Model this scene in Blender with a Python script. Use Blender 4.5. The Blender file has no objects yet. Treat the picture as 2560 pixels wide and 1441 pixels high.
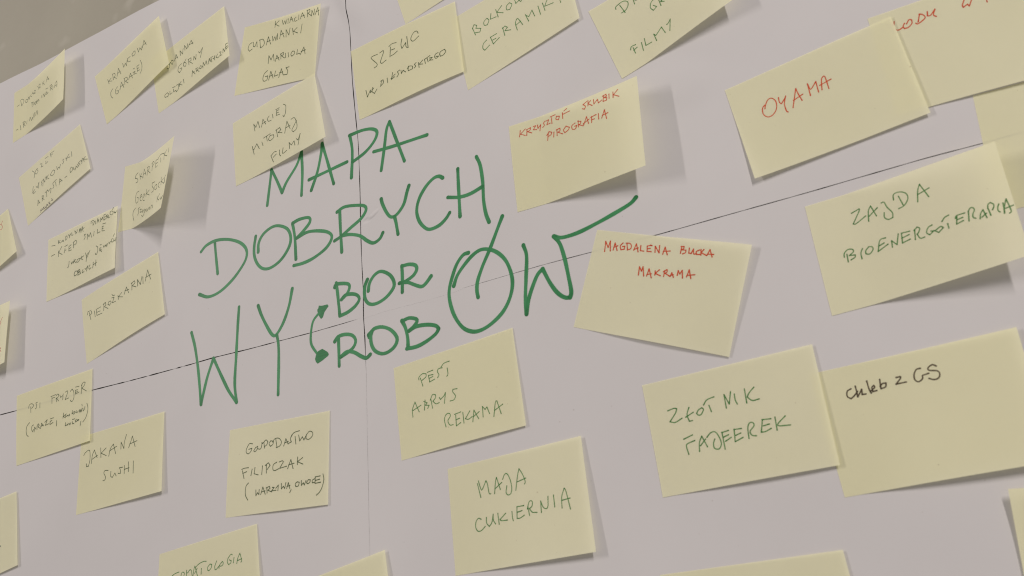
import bpy, math, random
from mathutils import Matrix, Vector

sc = bpy.context.scene
col = sc.collection
random.seed(7)
MM = 0.001

# ---------------------------------------------------------------- camera
cd = bpy.data.cameras.new('camera')
cam = bpy.data.objects.new('camera', cd)
col.objects.link(cam)
ROT = [[0.866644, 0.261779, 0.424734], [0.488131, -0.268752, -0.830361], [-0.103223, 0.926954, -0.360695]]
cam.matrix_world = Matrix.Translation((0.0, -0.58611, 0.0)) @ Matrix(ROT).to_4x4()
cd.sensor_width = 36.0
cd.lens = 32.374
cd.clip_start = 0.02
cd.clip_end = 60.0
cd.dof.use_dof = True
cd.dof.focus_distance = 0.92
cd.dof.aperture_fstop = 15.0
sc.camera = cam

# ---------------------------------------------------------------- light: a dim room and two ceiling strips
TINT = (1.0, 0.918, 0.888)
w = bpy.data.worlds.new('World')
sc.world = w
w.use_nodes = True
bg = w.node_tree.nodes['Background']
bg.inputs['Color'].default_value = (TINT[0], TINT[1], TINT[2], 1)
bg.inputs['Strength'].default_value = 0.316


def strip(name, loc, target, sx, sy, power):
    ld = bpy.data.lights.new(name, 'AREA')
    ld.shape = 'RECTANGLE'
    ld.size, ld.size_y = sx, sy
    ld.energy = power
    ld.color = TINT
    o = bpy.data.objects.new(name, ld)
    col.objects.link(o)
    d = (Vector(target) - Vector(loc)).normalized()
    xax = Vector((-d.y, d.x, 0)).normalized()          # across the beam, level
    yax = (-d).cross(xax)
    m = Matrix((xax, yax, -d)).transposed().to_4x4()
    o.matrix_world = Matrix.Translation(loc) @ m
    return o


strip('ceiling_strip_light', (-6.2, -4.2, 3.5), (-0.45, 0, 0.3), 0.18, 2.6, 213.0)
strip('ceiling_strip_light', (2.95, -3.3, 2.95), (-0.45, 0, 0.3), 0.15, 2.0, 178.0)

sc.cycles.filter_width = 1.15
vs = sc.view_settings
sc.display_settings.display_device = 'sRGB'
vs.view_transform = 'Standard'
vs.look = 'None'
vs.exposure = 0.0
vs.gamma = 1.0
vs.use_curve_mapping = False

# ---------------------------------------------------------------- materials
def mat(name):
    m = bpy.data.materials.new(name)
    m.use_nodes = True
    nt = m.node_tree
    nt.nodes.clear()
    out = nt.nodes.new('ShaderNodeOutputMaterial')
    return m, nt, out


def noise(nt, scale, detail=4, rough=.6, vec=None):
    n = nt.nodes.new('ShaderNodeTexNoise')
    n.inputs['Scale'].default_value = scale
    n.inputs['Detail'].default_value = detail
    n.inputs['Roughness'].default_value = rough
    if vec is not None:
        nt.links.new(vec, n.inputs['Vector'])
    return n


def ramp(nt, src, stops):
    r = nt.nodes.new('ShaderNodeValToRGB')
    e = r.color_ramp.elements
    while len(e) < len(stops):
        e.new(.5)
    for el, (p, c) in zip(e, stops):
        el.position = p
        el.color = (*c, 1)
    nt.links.new(src, r.inputs['Fac'])
    return r


def paper(name, a, b, translucent, scale, bump=.25, jitter=0.0, dents=()):
    m, nt, out = mat(name)
    tc = nt.nodes.new('ShaderNodeTexCoord')
    n1 = noise(nt, scale, 5, .6, tc.outputs['Object'])
    r = ramp(nt, n1.outputs['Fac'], [(.3, a), (.7, b)])
    colour = r.outputs['Color']
    if jitter:
        oi = nt.nodes.new('ShaderNodeObjectInfo')
        hs = nt.nodes.new('ShaderNodeHueSaturation')
        mr = nt.nodes.new('ShaderNodeMapRange')
        mr.inputs['To Min'].default_value = 1 - jitter
        mr.inputs['To Max'].default_value = 1 + jitter
        nt.links.new(oi.outputs['Random'], mr.inputs['Value'])
        nt.links.new(mr.outputs['Result'], hs.inputs['Saturation'])
        nt.links.new(colour, hs.inputs['Color'])
        colour = hs.outputs['Color']
    spk = noise(nt, 330, 1, .4, tc.outputs['Object'])
    sr = ramp(nt, spk.outputs['Fac'], [(.80, (1, 1, 1)), (.85, (.80, .77, .74))])
    sx_ = nt.nodes.new('ShaderNodeMixRGB')
    sx_.blend_type = 'MULTIPLY'
    sx_.inputs['Fac'].default_value = 1
    nt.links.new(colour, sx_.inputs['Color1'])
    nt.links.new(sr.outputs['Color'], sx_.inputs['Color2'])
    colour = sx_.outputs['Color']
    fib = noise(nt, 900, 3, .7, tc.outputs['Object'])
    bp = nt.nodes.new('ShaderNodeBump')
    bp.inputs['Strength'].default_value = bump
    bp.inputs['Distance'].default_value = 0.0002
    nt.links.new(fib.outputs['Fac'], bp.inputs['Height'])
    nrm = bp.outputs['Normal']
    for (cx, cz, ang, sx, sz, depth) in dents:        # small creases pressed into the sheet
        mp = nt.nodes.new('ShaderNodeMapping')
        mp.vector_type = 'TEXTURE'
        mp.inputs['Location'].default_value = (cx, 0, cz)
        mp.inputs['Rotation'].default_value = (0, ang, 0)
        mp.inputs['Scale'].default_value = (sx, 1, sz)
        nt.links.new(tc.outputs['Object'], mp.inputs['Vector'])
        ln = nt.nodes.new('ShaderNodeVectorMath')
        ln.operation = 'LENGTH'
        nt.links.new(mp.outputs[0], ln.inputs[0])
        sm = nt.nodes.new('ShaderNodeMapRange')
        sm.interpolation_type = 'SMOOTHERSTEP'
        sm.inputs['From Min'].default_value = 0
        sm.inputs['From Max'].default_value = 1
        sm.inputs['To Min'].default_value = 1
        sm.inputs['To Max'].default_value = 0
        nt.links.new(ln.outputs['Value'], sm.inputs['Value'])
        b2 = nt.nodes.new('ShaderNodeBump')
        b2.inputs['Strength'].default_value = 1
        b2.inputs['Distance'].default_value = depth
        nt.links.new(sm.outputs['Result'], b2.inputs['Height'])
        nt.links.new(nrm, b2.inputs['Normal'])
        nrm = b2.outputs['Normal']
    d = nt.nodes.new('ShaderNodeBsdfPrincipled')
    d.inputs['Roughness'].default_value = .82
    d.inputs['Specular IOR Level'].default_value = .18
    nt.links.new(colour, d.inputs['Base Color'])
    nt.links.new(nrm, d.inputs['Normal'])
    if translucent:
        t = nt.nodes.new('ShaderNodeBsdfTranslucent')
        nt.links.new(colour, t.inputs['Color'])
        mx = nt.nodes.new('ShaderNodeMixShader')
        mx.inputs['Fac'].default_value = translucent
        nt.links.new(d.outputs[0], mx.inputs[1])
        nt.links.new(t.outputs[0], mx.inputs[2])
        nt.links.new(mx.outputs[0], out.inputs['Surface'])
    else:
        nt.links.new(d.outputs[0], out.inputs['Surface'])
    return m


def ink(name, dark, light, cover, rough=.6):
    """Pen ink: denser where the tip rested (vertex attribute 'dwell'), a little thin elsewhere."""
    m, nt, out = mat(name)
    tc = nt.nodes.new('ShaderNodeTexCoord')
    at = nt.nodes.new('ShaderNodeAttribute')
    at.attribute_name = 'dwell'
    tk = nt.nodes.new('ShaderNodeAttribute')
    tk.attribute_name = 'track'
    sv = nt.nodes.new('ShaderNodeVectorMath')
    sv.operation = 'MULTIPLY'
    nt.links.new(tk.outputs['Vector'], sv.inputs[0])
    sv.inputs[1].default_value = (.11, 1.7, 3.0)
    n = noise(nt, 1.6, 3, .6, sv.outputs[0])          # streaks that run along the stroke
    mt = nt.nodes.new('ShaderNodeMath')
    mt.operation = 'MULTIPLY_ADD'
    nt.links.new(n.outputs['Fac'], mt.inputs[0])
    mt.inputs[1].default_value = .7
    nt.links.new(at.outputs['Fac'], mt.inputs[2])
    r = ramp(nt, mt.outputs[0], [(.25, light), (.95, dark)])
    d = nt.nodes.new('ShaderNodeBsdfPrincipled')
    d.inputs['Roughness'].default_value = rough
    d.inputs['Specular IOR Level'].default_value = .25
    nt.links.new(r.outputs['Color'], d.inputs['Base Color'])
    tr = nt.nodes.new('ShaderNodeBsdfTransparent')
    cv = nt.nodes.new('ShaderNodeMapRange')
    cv.inputs['From Min'].default_value = .2
    cv.inputs['From Max'].default_value = .9
    cv.inputs['To Min'].default_value = cover
    cv.inputs['To Max'].default_value = 1.0
    nt.links.new(mt.outputs[0], cv.inputs['Value'])
    mx = nt.nodes.new('ShaderNodeMixShader')
    nt.links.new(cv.outputs['Result'], mx.inputs['Fac'])
    nt.links.new(tr.outputs[0], mx.inputs[1])
    nt.links.new(d.outputs[0], mx.inputs[2])
    nt.links.new(mx.outputs[0], out.inputs['Surface'])
    return m


SHEET = paper('white_paper', (.545, .534, .526), (.57, .559, .551), 0, 6.0, .2,
              dents=[(-.4265, .3590, -.5, .011, .0030, .0006), (-.4330, .3560, -.2, .007, .0035, -.0005), (-.436, .585, 1.2, .05, .02, .0012),
                     (-.462, .600, 1.3, .045, .018, -.0012), (-.15, .375, .3, .05, .03, .0010)])
NOTE = paper('yellow_note_paper', (.875, .86, .612), (.905, .892, .65), .42, 9.0, .2, .07)
INKS = {
    'olive': ink('olive_green_ink', (.010, .032, .004), (.036, .072, .011), .80),
    'green': ink('green_ink', (.014, .095, .012), (.060, .215, .050), .78),
    'red': ink('red_ink', (.41, .022, .004), (.58, .070, .016), .84),
    'black': ink('dark_brown_ink', (.035, .024, .012), (.085, .062, .034), .80),
    'dark': ink('dark_violet_ink', (.012, .01, .016), (.03, .026, .03), .75),
}
MARKER = ink('green_marker_ink', (.008, .105, .028), (.040, .255, .090), .86, .5)


def wall_material():
    m, nt, out = mat('beige_wall_paint')
    tc = nt.nodes.new('ShaderNodeTexCoord')
    big = noise(nt, 5, 6, .6, tc.outputs['Object'])
    r = ramp(nt, big.outputs['Fac'], [(.3, (.28, .264, .204)), (.7, (.312, .297, .229))])
    sp = noise(nt, 120, 3, .6, tc.outputs['Object'])
    r2 = ramp(nt, sp.outputs['Fac'], [(.62, (0, 0, 0)), (.78, (1, 1, 1))])
    msk = noise(nt, 9, 2, .5, tc.outputs['Object'])
    r3 = ramp(nt, msk.outputs['Fac'], [(.45, (0, 0, 0)), (.65, (.45, .45, .45))])
    mul = nt.nodes.new('ShaderNodeMath')
    mul.operation = 'MULTIPLY'
    nt.links.new(r2.outputs['Color'], mul.inputs[0])
    nt.links.new(r3.outputs['Color'], mul.inputs[1])
    sc_ = noise(nt, 26, 2, .4, tc.outputs['Object'])
    r4 = ramp(nt, sc_.outputs['Fac'], [(.63, (0, 0, 0)), (.76, (.35, .35, .35))])
    lm = nt.nodes.new('ShaderNodeMixRGB')
    lm.inputs['Color2'].default_value = (.45, .43, .36, 1)
    nt.links.new(r4.outputs['Color'], lm.inputs['Fac'])
    nt.links.new(r.outputs['Color'], lm.inputs['Color1'])
    mx = nt.nodes.new('ShaderNodeMixRGB')
    mx.inputs['Color2'].default_value = (.33, .29, .25, 1)
    nt.links.new(mul.outputs[0], mx.inputs['Fac'])
    nt.links.new(lm.outputs['Color'], mx.inputs['Color1'])
    bp = nt.nodes.new('ShaderNodeBump')
    bp.inputs['Strength'].default_value = .5
    bp.inputs['Distance'].default_value = .001
    nb = noise(nt, 55, 5, .6, tc.outputs['Object'])
    nt.links.new(nb.outputs['Fac'], bp.inputs['Height'])
    d = nt.nodes.new('ShaderNodeBsdfPrincipled')
    d.inputs['Roughness'].default_value = .7
    nt.links.new(mx.outputs[0], d.inputs['Base Color'])
    nt.links.new(bp.outputs['Normal'], d.inputs['Normal'])
    nt.links.new(d.outputs[0], out.inputs['Surface'])
    return m


WALL = wall_material()

# ---------------------------------------------------------------- helpers
def link(name, verts, faces, m, parent=None, smooth=True, dwell=None, track=None):
    me = bpy.data.meshes.new(name)
    me.from_pydata(verts, [], faces)
    me.materials.append(m)
    if smooth:
        me.polygons.foreach_set('use_smooth', [True] * len(me.polygons))
    if dwell is not None:
        a = me.attributes.new('dwell', 'FLOAT', 'POINT')
        a.data.foreach_set('value', dwell)
    if track is not None:
        a = me.attributes.new('track', 'FLOAT_VECTOR', 'POINT')
        a.data.foreach_set('vector', [c for t in track for c in t])
    me.update()
    o = bpy.data.objects.new(name, me)
    col.objects.link(o)
    if parent is not None:
        o.parent = parent
        o.matrix_parent_inverse = Matrix.Translation(-parent.location)
    return o


def empty(name, loc):
    o = bpy.data.objects.new(name, None)
    o.empty_display_size = .02
    o.location = loc
    col.objects.link(o)
    return o


def interp(pts, t, k):
    """piecewise-linear lookup; k is the index of the running coordinate"""
    j = 1 - k
    if t <= pts[0][k]:
        a, b = pts[0], pts[1]
    elif t >= pts[-1][k]:
        a, b = pts[-2], pts[-1]
    else:
        for a, b in zip(pts, pts[1:]):
            if a[k] <= t <= b[k]:
                break
    f = (t - a[k]) / ((b[k] - a[k]) or 1e-9)
    return a[j] + (b[j] - a[j]) * f


def relief(x, z):
    """gentle waviness of the paper, mm towards the room"""
    return 1.25 * math.sin(x * .011 + 1) * math.sin(z * .013 + .5) + .5 * math.sin(x * .027 + z * .019 + 2) + .22 * math.sin(x * .05 - z * .043)


def parse(s):
    return [[tuple(float(a) for a in p.split(',')) for p in st.split()] for st in s.split(';')]


def smooth_line(pts, step):
    """Catmull-Rom through the points, kept sharp where the pen turned hard; returns list of runs"""
    runs, cur = [], [pts[0]]
    for i in range(1, len(pts) - 1):
        cur.append(pts[i])
        ax, ay = pts[i][0] - pts[i - 1][0], pts[i][1] - pts[i - 1][1]
        bx, by = pts[i + 1][0] - pts[i][0], pts[i + 1][1] - pts[i][1]
        ang = abs(math.atan2(ax * by - ay * bx, ax * bx + ay * by))
        if ang > math.radians(76):
            runs.append(cur)
            cur = [pts[i]]
    cur.append(pts[-1])
    runs.append(cur)
    res = []
    for r in runs:
        if len(r) == 1:
            continue
        p = [(2 * r[0][0] - r[1][0], 2 * r[0][1] - r[1][1])] + r + [(2 * r[-1][0] - r[-2][0], 2 * r[-1][1] - r[-2][1])]
        o = []
        for i in range(1, len(p) - 2):
            n = max(2, int(math.dist(p[i], p[i + 1]) / step))
            for j in range(n):
                t = j / n
                o.append(tuple(.5 * (2 * p[i][d] + (p[i + 1][d] - p[i - 1][d]) * t
                                     + (2 * p[i - 1][d] - 5 * p[i][d] + 4 * p[i + 1][d] - p[i + 2][d]) * t * t
                                     + (3 * p[i][d] - p[i - 1][d] - 3 * p[i + 1][d] + p[i + 2][d]) * t ** 3) for d in (0, 1)))
        o.append(r[-1])
        res.append(o)
    return res


class Pen:
    """collects inked ribbons drawn in flat millimetres and laid on a surface"""

    def __init__(self, place):
        self.v, self.f, self.d, self.t = [], [], [], []
        self.place = place          # (x, y, rise mm) -> point
        self.rise = .03

    def stroke(self, pts, width, step, end_gain=.12, taper=0.0):
        rnd = random.Random(len(self.v) * 31 + int(abs(pts[0][0]) * 10))
        for run in smooth_line(pts, step):
            n = len(run)
            if n < 2:
                continue
            ph, fr = rnd.uniform(0, 6), rnd.uniform(.15, .4)
            total = sum(math.dist(run[i], run[i + 1]) for i in range(n - 1)) or 1e-6
            acc, L, R = 0.0, [], []
            r0 = self.rise
            for i in range(n):
                a, b = run[max(0, i - 1)], run[min(n - 1, i + 1)]
                tx, ty = b[0] - a[0], b[1] - a[1]
                ln = math.hypot(tx, ty) or 1e-6
                nx, ny = -ty / ln, tx / ln
                if i:
                    acc += math.dist(run[i - 1], run[i])
                t = acc / total
                endd = min(acc, total - acc) / width
                wd = width * (1 + .07 * math.sin(ph + fr * acc / width * 2)) * (1 + end_gain * math.exp(-endd * .9))
                if taper and t > .75:
                    wd *= 1 - taper * ((t - .75) / .25) ** 1.5
                rise = r0 + .0016 * t
                x, y = run[i]
                self.v.append(self.place(x + nx * wd / 2, y + ny * wd / 2, rise))
                self.v.append(self.place(x - nx * wd / 2, y - ny * wd / 2, rise))
                dw = .30 * math.exp(-endd * .8) + .10 * math.sin(ph * 2 + acc / width * .35)
                self.d += [dw, dw]
                self.t += [(acc, 0, ph), (acc, 1, ph)]
                L.append((x, y, nx, ny, wd, rise, dw, (acc, .5, ph)))
            k0 = len(self.v) - 2 * n
            for i in range(n - 1):
                q = k0 + 2 * i
                self.f.append((q, q + 1, q + 3, q + 2))
            for e, sgn in ((0, 1), (n - 1, -1)):        # round tips
                x, y, nx, ny, wd, rise, dw, tr = L[e]
                ids = [k0 + 2 * e]
                for s in range(1, 5):
                    a = math.pi * s / 5
                    ca, sa = math.cos(a), math.sin(a)
                    # rotate from +n through the tip direction to -n
                    tx, ty = (-ny * sgn, nx * sgn)
                    self.v.append(self.place(x + (nx * ca + tx * sa) * wd / 2, y + (ny * ca + ty * sa) * wd / 2, rise))
                    self.d.append(dw)
                    self.t.append(tr)
                    ids.append(len(self.v) - 1)
                ids.append(k0 + 2 * e + 1)
                self.f.append(tuple(ids) if sgn < 0 else tuple(reversed(ids)))
            self.rise += .0018

    def patch(self, pts):
        n0 = len(self.v)
        for x, y in pts:
            self.v.append(self.place(x, y, self.rise))
            self.d.append(.30)
            self.t.append((x * .3, y * .3, 0))
        self.f.append(tuple(range(n0, len(self.v))))
        self.rise += .0018

    def build(self, name, m, parent):
        return link(name, self.v, self.f, m, parent, False, self.d, self.t)


# ---------------------------------------------------------------- wall
WY = 4.2 * MM
n = 40
vv, ff = [], []
for i in range(2):
    for j in range(2):
        vv.append((-3.0 + 5.0 * i, WY, -1.6 + 3.6 * j))
wall = link('wall', vv, [(0, 2, 3, 1)], WALL, None, False)
wall['kind'] = 'structure'

# ---------------------------------------------------------------- poster of four joined sheets
VSEAM = sorted([(-442.5, 623.1), (-443.8, 594.9), (-443.9, 583.2), (-441.8, 570.6), (-440.7, 556.4), (-440.9, 536.6), (-441.0, 502.9), (-440.0, 472.3), (-439.5, 459.5), (-438.6, 436.1), (-439.7, 380.5), (-440.5, 348.3), (-440.8, 324.3), (-440.7, 293.6), (-441.8, 267.9), (-441.4, 251.8), (-441.6, 215.5), (-442.5, 183.9), (-444.4, 132.9), (-445.5, 104.6), (-446.1, 76.4), (-446.6, 54.8)], key=lambda p: p[1])
HSEAM = [(-1044.7, 290.8), (-926.2, 285.2), (-895.3, 283.8), (-779.4, 280.0), (-727.6, 277.2), (-698.4, 276.2), (-641.4, 274.6), (-614.7, 274.4), (-574.5, 272.6), (-537.9, 271.3), (-496.6, 269.2), (-466.1, 268.5), (-441.8, 268.2), (-420.1, 268.8), (-380.3, 267.0), (-358.0, 266.7), (-351.1, 266.8), (-300.6, 266.0), (-272.6, 265.2), (-230.7, 263.1), (-178.5, 261.1), (-150.0, 260.5), (-83.4, 259.4), (-43.6, 258.8), (1.0, 257.8), (33.6, 256.3), (86.2, 255.3)]
TOP = [(-1064.2, 736.4), (-995.6, 732.0), (-917.2, 727.9), (-806.2, 724.6), (-705.4, 722.4), (-607.1, 720.3)]
poster = empty('paper_poster', (0, 0, 0))
poster['label'] = 'white paper poster of four joined sheets with big green marker heading'
poster['category'] = 'poster'

FLECKS = [-727.6, -698.4, -663.8, -652.3, -537.9]


def vgap(z):      # half width of the upright gap, mm
    base = .40 if z > 250 else max(.06, .40 - (250 - z) * .012)
    return base * (1 + .25 * math.sin(z * .21) + .2 * math.sin(z * .053 + 1))


def hgap(x):
    if x < -450:
        g = .46 if x < -620 else .46 - (x + 620) * .0014
    elif x < -345:
        return 0.0
    else:
        g = min(.26, .06 + (x + 345) * .0018)
    g *= 1 + .22 * math.sin(x * .17) + .18 * math.sin(x * .41 + 2)
    for fx in FLECKS:
        if abs(x - fx) < 2.6:
            g *= abs(x - fx) / 2.6 * .4
    return g


XL, XR, ZB = -1420.0, 420.0, -330.0


def sheet(sx, sz, lift):
    """sx -1 left / +1 right of the upright seam, sz +1 above / -1 below the level seam"""
    us = [0, .0012, .003, .005] + [k / 130 for k in range(1, 131)]
    vs_ = [0, .002, .005] + [k / 90 for k in range(1, 91)]
    if sx * 1 < 0:
        us = [0, .0008, .002, .0035] + [k / 190 for k in range(1, 191)]
    verts, faces = [], []
    for b in vs_:
        for a in us:
            z = 250.0
            x = 0.0
            for _ in range(3):
                xs = interp(VSEAM, z, 1) + sx * vgap(z)
                x = xs + a * ((XL if sx < 0 else XR) - xs)
                over = 1.2 if (sz > 0 and sx > 0 and x < -345) else 0.0
                zs = interp(HSEAM, x, 0) + sz * hgap(x) - over
                zo = (interp(TOP, x, 0) if x < -600 else interp(TOP, -600, 0)) if sz > 0 else ZB
                z = zs + b * (zo - zs)
            lip = .03 * max(math.exp(-abs(x - xs) / 4.0), math.exp(-abs(z - zs) / 4.0))
            verts.append((x * MM, -(relief(x, z) + lift + lip) * MM, z * MM))
    nu = len(us)
    for i in range(len(vs_) - 1):
        for j in range(nu - 1):
            q = (i * nu + j, i * nu + j + 1, (i + 1) * nu + j + 1, (i + 1) * nu + j)
            faces.append(q if sx * sz > 0 else tuple(reversed(q)))
    return link('sheet', verts, faces, SHEET, poster)


sheet(-1, 1, .05)
sheet(1, 1, .04)
sheet(-1, -1, .02)
sheet(1, -1, 0.0)

# ---------------------------------------------------------------- the marker heading
TITLE = [
    ('mapa', '-5473,4084 -5436,4294 -5411,4440 -5352,4312 -5287,4155 -5230,4246 -5105,4378 -5042,4501 -5037,4271 -5054,4046;-4938,4058 -4857,4231 -4805,4421 -4795,4498 -4739,4281 -4681,4039;-4961,4175 -4769,4188 -4522,4206;-4474,4461 -4457,4294 -4482,4032;-4477,4462 -4336,4461 -4226,4434 -4174,4382 -4211,4305 -4315,4231 -4461,4182;-4154,3987 -4108,4187 -4070,4364 -4032,4434 -3971,4224 -3901,3987;-4224,4201 -4023,4177 -3842,4162 -3648,4147'),
    ('dobrych', '-6333,3869 -6260,3916 -6128,3928 -5969,3888 -5827,3812 -5750,3725 -5743,3643 -5797,3563 -5923,3460 -6083,3384 -6231,3372 -6346,3427;-6150,3906 -6136,3762 -6114,3577;-5624,3813 -5646,3704 -5642,3612 -5603,3522 -5535,3457 -5440,3440 -5318,3481 -5222,3573 -5195,3664 -5229,3758 -5321,3822 -5417,3841 -5529,3804 -5587,3731 -5595,3643;-5168,3794 -5147,3649 -5143,3434;-5168,3800 -5082,3812 -4978,3795 -4968,3747 -5034,3691 -5128,3637 -4997,3657 -4858,3625 -4759,3577 -4726,3518 -4790,3440 -4931,3387 -5061,3372 -5171,3380;-4627,3748 -4627,3595 -4620,3344;-4658,3747 -4576,3770 -4453,3745 -4356,3707 -4340,3658 -4398,3596 -4511,3546 -4624,3496 -4698,3476;-4624,3502 -4526,3484 -4417,3436 -4337,3362 -4274,3324 -4208,3343 -4172,3390;-4171,3712 -4159,3656 -4118,3557 -4075,3506 -4016,3513 -3941,3583 -3899,3684 -3873,3739;-4043,3500 -4031,3434 -4019,3326;-3531,3690 -3564,3717 -3620,3719 -3704,3670 -3781,3581 -3815,3478 -3798,3379 -3748,3302 -3695,3269 -3605,3275 -3535,3312 -3492,3354;-3376,3719 -3383,3597 -3389,3455 -3396,3286;-3187,3763 -3159,3669 -3151,3513 -3160,3355 -3153,3233 -3132,3148;-3498,3496 -3388,3460 -3279,3452 -3158,3474'),
    ('wy', '-6435,3064 -6380,2896 -6326,2644 -6283,2331 -6219,2556 -6143,2738 -6029,2524 -5947,2381 -5854,2259 -5880,2439 -5867,2697 -5850,2992 -5837,3163;-5604,3113 -5562,3003 -5491,2868 -5433,2785 -5387,2784 -5308,2873 -5239,3012 -5196,3164;-5385,2773 -5368,2680 -5364,2525 -5370,2224'),
    ('bor', '-4693,3073 -4682,2983 -4673,2865 -4666,2762;-4710,3036 -4694,3060 -4616,3046 -4559,3022 -4551,2986 -4582,2938 -4642,2904 -4592,2933 -4507,2917 -4461,2884 -4456,2846 -4503,2803 -4581,2772 -4663,2761;-4358,3009 -4387,2956 -4396,2878 -4381,2818 -4337,2778 -4263,2770 -4170,2799 -4098,2859 -4090,2913 -4122,2978 -4183,3028 -4237,3044 -4294,3020 -4339,2967 -4355,2903;-4001,3031 -4002,2935 -4011,2795;-4001,3027 -3929,3022 -3868,2996 -3855,2956 -3892,2911 -3974,2883 -4037,2882;-4033,2884 -3948,2864 -3888,2827 -3820,2791 -3775,2806 -3719,2854'),
    ('rob', '-4692,2581 -4692,2486 -4695,2323;-4732,2548 -4692,2581 -4620,2583 -4545,2556 -4511,2504 -4532,2454 -4590,2422 -4677,2398 -4609,2427 -4534,2404 -4462,2352 -4407,2323 -4365,2343;-4366,2494 -4374,2516 -4336,2541 -4303,2556 -4230,2548 -4150,2504 -4095,2436 -4089,2388 -4123,2344 -4188,2318 -4251,2322 -4313,2361 -4347,2423 -4352,2494 -4336,2537;-4030,2550 -3999,2480 -3983,2392 -3984,2309;-4026,2545 -3959,2554 -3891,2528 -3884,2503 -3921,2467 -3966,2445 -3895,2464 -3793,2453 -3711,2424 -3684,2391 -3717,2355 -3804,2317 -3899,2296 -3998,2301'),
    ('ow', '-3350,2948 -3401,2944 -3466,2886 -3517,2793 -3557,2689 -3561,2592 -3532,2464 -3470,2352 -3394,2296 -3315,2283 -3217,2308 -3106,2373 -3032,2462 -2993,2560 -2989,2655 -3018,2768 -3072,2852 -3146,2912 -3234,2939 -3320,2912 -3411,2847 -3476,2781 -3513,2708;-3008,3158 -3065,3065 -3150,2924 -3232,2802 -3290,2694 -3307,2617 -3303,2554;-2856,2861 -2840,2766 -2867,2592 -2892,2439 -2900,2306 -2861,2430 -2777,2575 -2718,2621 -2672,2495 -2624,2403 -2570,2349 -2527,2337 -2510,2380 -2515,2508 -2525,2649 -2548,2776 -2590,2850 -2521,2818 -2387,2815 -2221,2842 -2058,2879 -1946,2912 -1897,2946'),
    ('arrow', '-4871,2854 -4912,2836 -4964,2789 -4989,2697 -4990,2592 -4933,2498 -4886,2455'),
]
BLOBS = '-4894,2918 -4859,2907 -4797,2903 -4785,2884 -4831,2843 -4851,2799 -4873,2788 -4890,2814 -4911,2865 -4912,2886 -4900,2895;-4952,2447 -4939,2484 -4913,2509 -4869,2517 -4815,2477 -4801,2454 -4809,2440 -4873,2414 -4925,2398 -4944,2418'


def on_poster(x, z, rise):
    return (x * MM, -(relief(x, z) + .12 + rise) * MM, z * MM)


for word, data in TITLE:
    pen = Pen(on_poster)
    for st in parse(data):
        st = [(a / 10, b / 10) for a, b in st]
        pen.stroke(st, 2.5 if word == 'arrow' else 3.15, 1.2, .10)
    if word == 'arrow':
        for b in parse(BLOBS):
            pen.patch([(p / 10, q / 10) for p, q in b])
    pen.build('heading_arrow' if word == 'arrow' else 'heading_word', MARKER, poster)

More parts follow.
